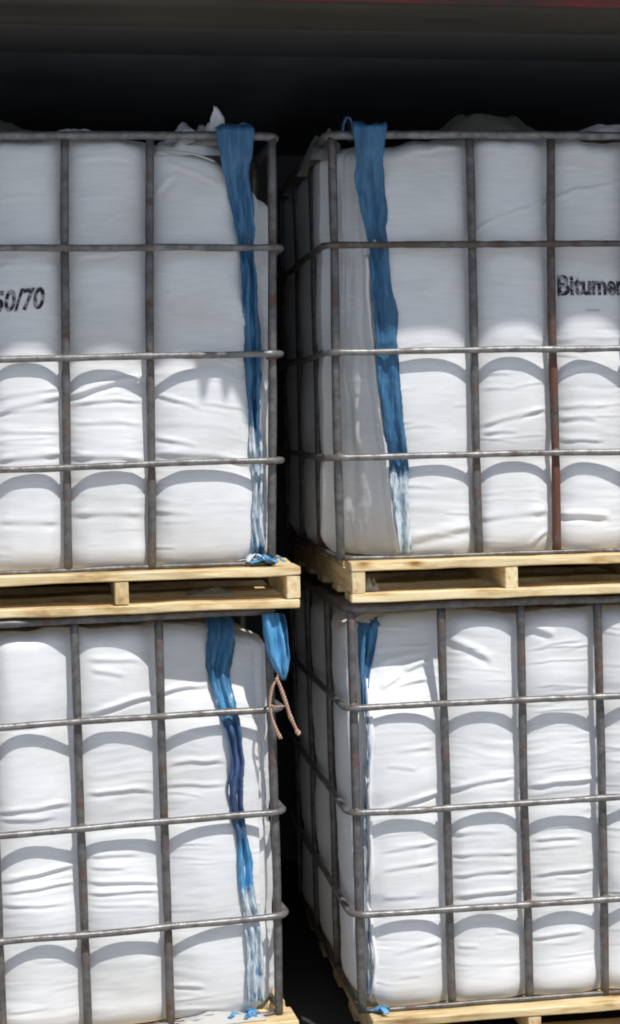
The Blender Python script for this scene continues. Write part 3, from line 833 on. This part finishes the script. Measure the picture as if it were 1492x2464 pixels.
# white lip of cloth pushed over the top rail beside the strap
ta, za = UL.tz(365, 318, 0.05); tb, zb = UL.tz(535, 300, 0.05)
crumple(UL, 'flap', tb - 0.01, ta, 0.03, 0.20, za - 0.055, 0.095, M_BAG, 9.3, rough=0.25)
ta, za = UL.tz(110, 318, 0.05); tb, zb = UL.tz(270, 318, 0.05)
crumple(UL, 'flap', tb, ta, 0.03, 0.20, za - 0.012, 0.036, M_BAG, 19.3, rough=0.25)
ta, za = UL.tz(497, 330, 0.04); tb, zb = UL.tz(548, 330, 0.04); _, zt = UL.tz(520, 258, 0.04)
crumple(UL, 'flap', tb, ta, 0.015, 0.07, za, zt - za + 0.012, M_BAG, 2.3, rough=0.15)
crumple(UL, 'flap', tb - 0.02, ta + 0.05, 0.03, 0.16, za - 0.02, 0.055, M_FLAP, 12.9, rough=0.3)
ta, za = UR.tz(1350, 315, 0.05)
crumple(UR, 'flap', ta, ta + 0.3, 0.03, 0.25, za - 0.015, 0.05, M_BAG, 29.3, rough=0.2)
# dark blue loop ends on top of the corners
def top_loop(u, px, py, w_, h_, mt_, seed):
    t0, z0 = u.tz(px, py, 0.02)
    f = np.linspace(0, math.pi, 18)
    tt = t0 + w_ * 0.5 * np.cos(f); zz = z0 + h_ * np.sin(f) + 0.004 * fbm(f * 3 + seed, f * 0, 2)
    q = np.linspace(-1, 1, 7)
    V = np.stack([u.s * (tt[:, None] + 0 * q) + u.sh * zz[:, None], 0.02 + 0.022 * q[None, :] + 0 * tt[:, None], zz[:, None] + 0.003 * np.cos(q * 4)[None, :]], -1)
    o = link('lifting_loop', grid_mesh('lifting_loop', V), mt_, u.bag)
    sd = o.modifiers.new('thickness', 'SOLIDIFY'); sd.thickness = 0.003
    return o


top_loop(UL, 584, 332, 0.040, 0.030, M_NAVY, 1.0)
top_loop(UR, 835, 318, 0.026, 0.034, M_NAVY, 2.0)
# grey rag of cloth caught at the gap corner of the upper right cage
t0, z0 = UR.tz(752, 345, 0.20)
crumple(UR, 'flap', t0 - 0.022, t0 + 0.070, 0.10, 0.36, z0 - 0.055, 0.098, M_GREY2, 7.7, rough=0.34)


seam(UL, [(372, 363), (430, 368), (470, 375), (515, 391)], 0.0026, 0.004, name='hem')
ta, _ = LL.tz(640, 2440, 0.0); tb, _ = LL.tz(425, 2440, 0.0)
crumple(LL, 'flap', ta, tb, -0.010, 0.05, 0.002, 0.022, M_FLAP, 41.3, rough=0.25)

# ---- printed words on the cloth
def printed(u, body, px0, py0, px1, hgt_px, mt_, shear=0.0, rise=0.0, bold=0.0):
    cu = bpy.data.curves.new('printed_text', 'FONT'); cu.body = body; cu.size = 1.0; cu.offset = bold; cu.resolution_u = 4
    tmp = bpy.data.objects.new('tmp_text', cu); COL.objects.link(tmp)
    bpy.context.view_layer.update()
    me = bpy.data.meshes.new_from_object(tmp.evaluated_get(bpy.context.evaluated_depsgraph_get()))
    bpy.data.objects.remove(tmp); bpy.data.curves.remove(cu)
    bm = bmesh.new(); bm.from_mesh(me); bpy.data.meshes.remove(me)
    bmesh.ops.triangulate(bm, faces=bm.faces)
    xs = [v_.co.x for v_ in bm.verts]; x0, x1 = min(xs), max(xs); cap = 0.70
    (ta, za), (tb, _) = u.tz(px0, py0), u.tz(px1, py0)
    ta *= u.s; tb *= u.s
    hm = hgt_px / 1058.0
    for v_ in bm.verts:
        xn = (v_.co.x - x0) / (x1 - x0); yn = v_.co.y / cap
        v_.co = Vector((ta + (tb - ta) * xn + shear * yn * hm, 0, za + yn * hm + rise * xn * (tb - ta)))
    for _ in range(4):
        es = [e for e in bm.edges if e.calc_length() > 0.006]
        if not es: break
        bmesh.ops.subdivide_edges(bm, edges=es, cuts=1)
        bmesh.ops.triangulate(bm, faces=bm.faces)
    co = np.array([v_.co for v_ in bm.verts])
    yy = surf(u, co[:, 0] * u.s, co[:, 2])
    for v_, y in zip(bm.verts, yy):
        v_.co.y = y - 0.0016; v_.co.x += u.sh * v_.co.z
    me = bpy.data.meshes.new('printed_text'); bm.to_mesh(me); bm.free()
    return link('printed_text', me, mt_, u.bag)


tx = printed(UL, '50/70', -17, 752, 106, 48, M_INK, shear=0.10, rise=0.085, bold=0.032)
tx['label'] = 'black printed grade 50/70'
tx = printed(UR, 'Bitumen', 1343, 709, 1508, 48, M_INK, shear=0.0, rise=0.0, bold=0.032)
tx['label'] = 'black printed word Bitumen'
# a faded dash of print below the word
printed(UR, '_', 1405, 742, 1440, 40, M_INK2)

# ---- twine dangling from the blue loop in the gap
tw = empty('twine'); tw.matrix_world = LL.M
tag(tw, 'two tan strands of twine dangling from the blue loop beside the dark gap', 'twine')
def strand(pts, rad, seed):
    P = np.array([(*LL.tz(px, py, y), y) for (px, py, y) in pts])
    f = np.linspace(0, len(P) - 1, 40); idx = np.arange(len(P))
    tt = np.interp(f, idx, P[:, 0]); zz = np.interp(f, idx, P[:, 1]); yy = np.interp(f, idx, P[:, 2])
    for _ in range(6):
        for a in (tt, zz, yy): a[1:-1] = 0.25 * a[:-2] + 0.5 * a[1:-1] + 0.25 * a[2:]
    rr = rad * (1 + 0.35 * fbm(f * 2 + seed, f * 0, 2)); rr[-3:] *= 1.45
    o = None
    for ph in (0, math.pi):
        fa = np.linspace(0, len(P) - 1, 160)
        T_, Y_, Z_, r_ = (np.interp(fa, f, q_) for q_ in (tt, yy, zz, rr))
        L_ = np.r_[0, np.cumsum(np.sqrt(np.diff(T_) ** 2 + np.diff(Z_) ** 2))]
        an = L_ * 420 + ph
        me = tube_mesh('strand' if ph == 0 else 'ply', LL.xyz(T_ + 0.55 * r_ * np.cos(an), Y_ + 0.55 * r_ * np.sin(an), Z_), r_ * 0.62, 6)
        o = link('strand' if ph == 0 else 'ply', me, M_TWINE, tw if ph == 0 else o)
    return o
strand([(672, 1605, -0.034), (668, 1632, -0.036), (655, 1650, -0.036), (648, 1690, -0.035), (653, 1725, -0.036), (663, 1752, -0.037), (675, 1776, -0.036)], 0.0036, 1)
strand([(666, 1632, -0.040), (674, 1650, -0.042), (688, 1690, -0.044), (700, 1728, -0.044), (719, 1766, -0.043)], 0.0044, 2)
strand([(650, 1696, -0.038), (664, 1700, -0.040), (684, 1698, -0.042)], 0.0030, 3)

# ---- scraps of plastic lying in the pallet openings
def scrap(u, px, py, y, w_, h_, label, seed):
    t0, _ = u.tz(px, py, y)
    zb = -HP + 0.0205
    nu, nv = 26, 14
    a = np.linspace(0, 1, nu)[None, :]; b_ = np.linspace(0, 1, nv)[:, None]
    e = np.sin(math.pi * a) ** 0.5 * np.sin(math.pi * b_) ** 0.5
    n_ = fbm(a * 6 + seed, b_ * 4 + seed, 4)
    V = u.xyz(t0 + w_ * (a - 0.5) + 0 * b_ + 0.008 * n_, y + 0.07 * b_ + 0 * a, zb + 0.001 + np.maximum(h_ * e * (0.7 + 1.1 * n_), 0.0))
    o = link('plastic_scrap', grid_mesh('plastic_scrap', V), M_FLAP); o.matrix_world = u.M
    sd = o.modifiers.new('thickness', 'SOLIDIFY'); sd.thickness = 0.0012
    return tag(o, label, 'scrap', 'plastic scraps inside the pallets')


scrap(UL, 510, 1435, 0.09, 0.11, 0.016, 'flat grey plastic scrap lying inside the upper left pallet', 2.2)
scrap(UR, 893, 1418, 0.02, 0.045, 0.034, 'small grey plastic lump inside the upper right pallet near its left end', 6.1)
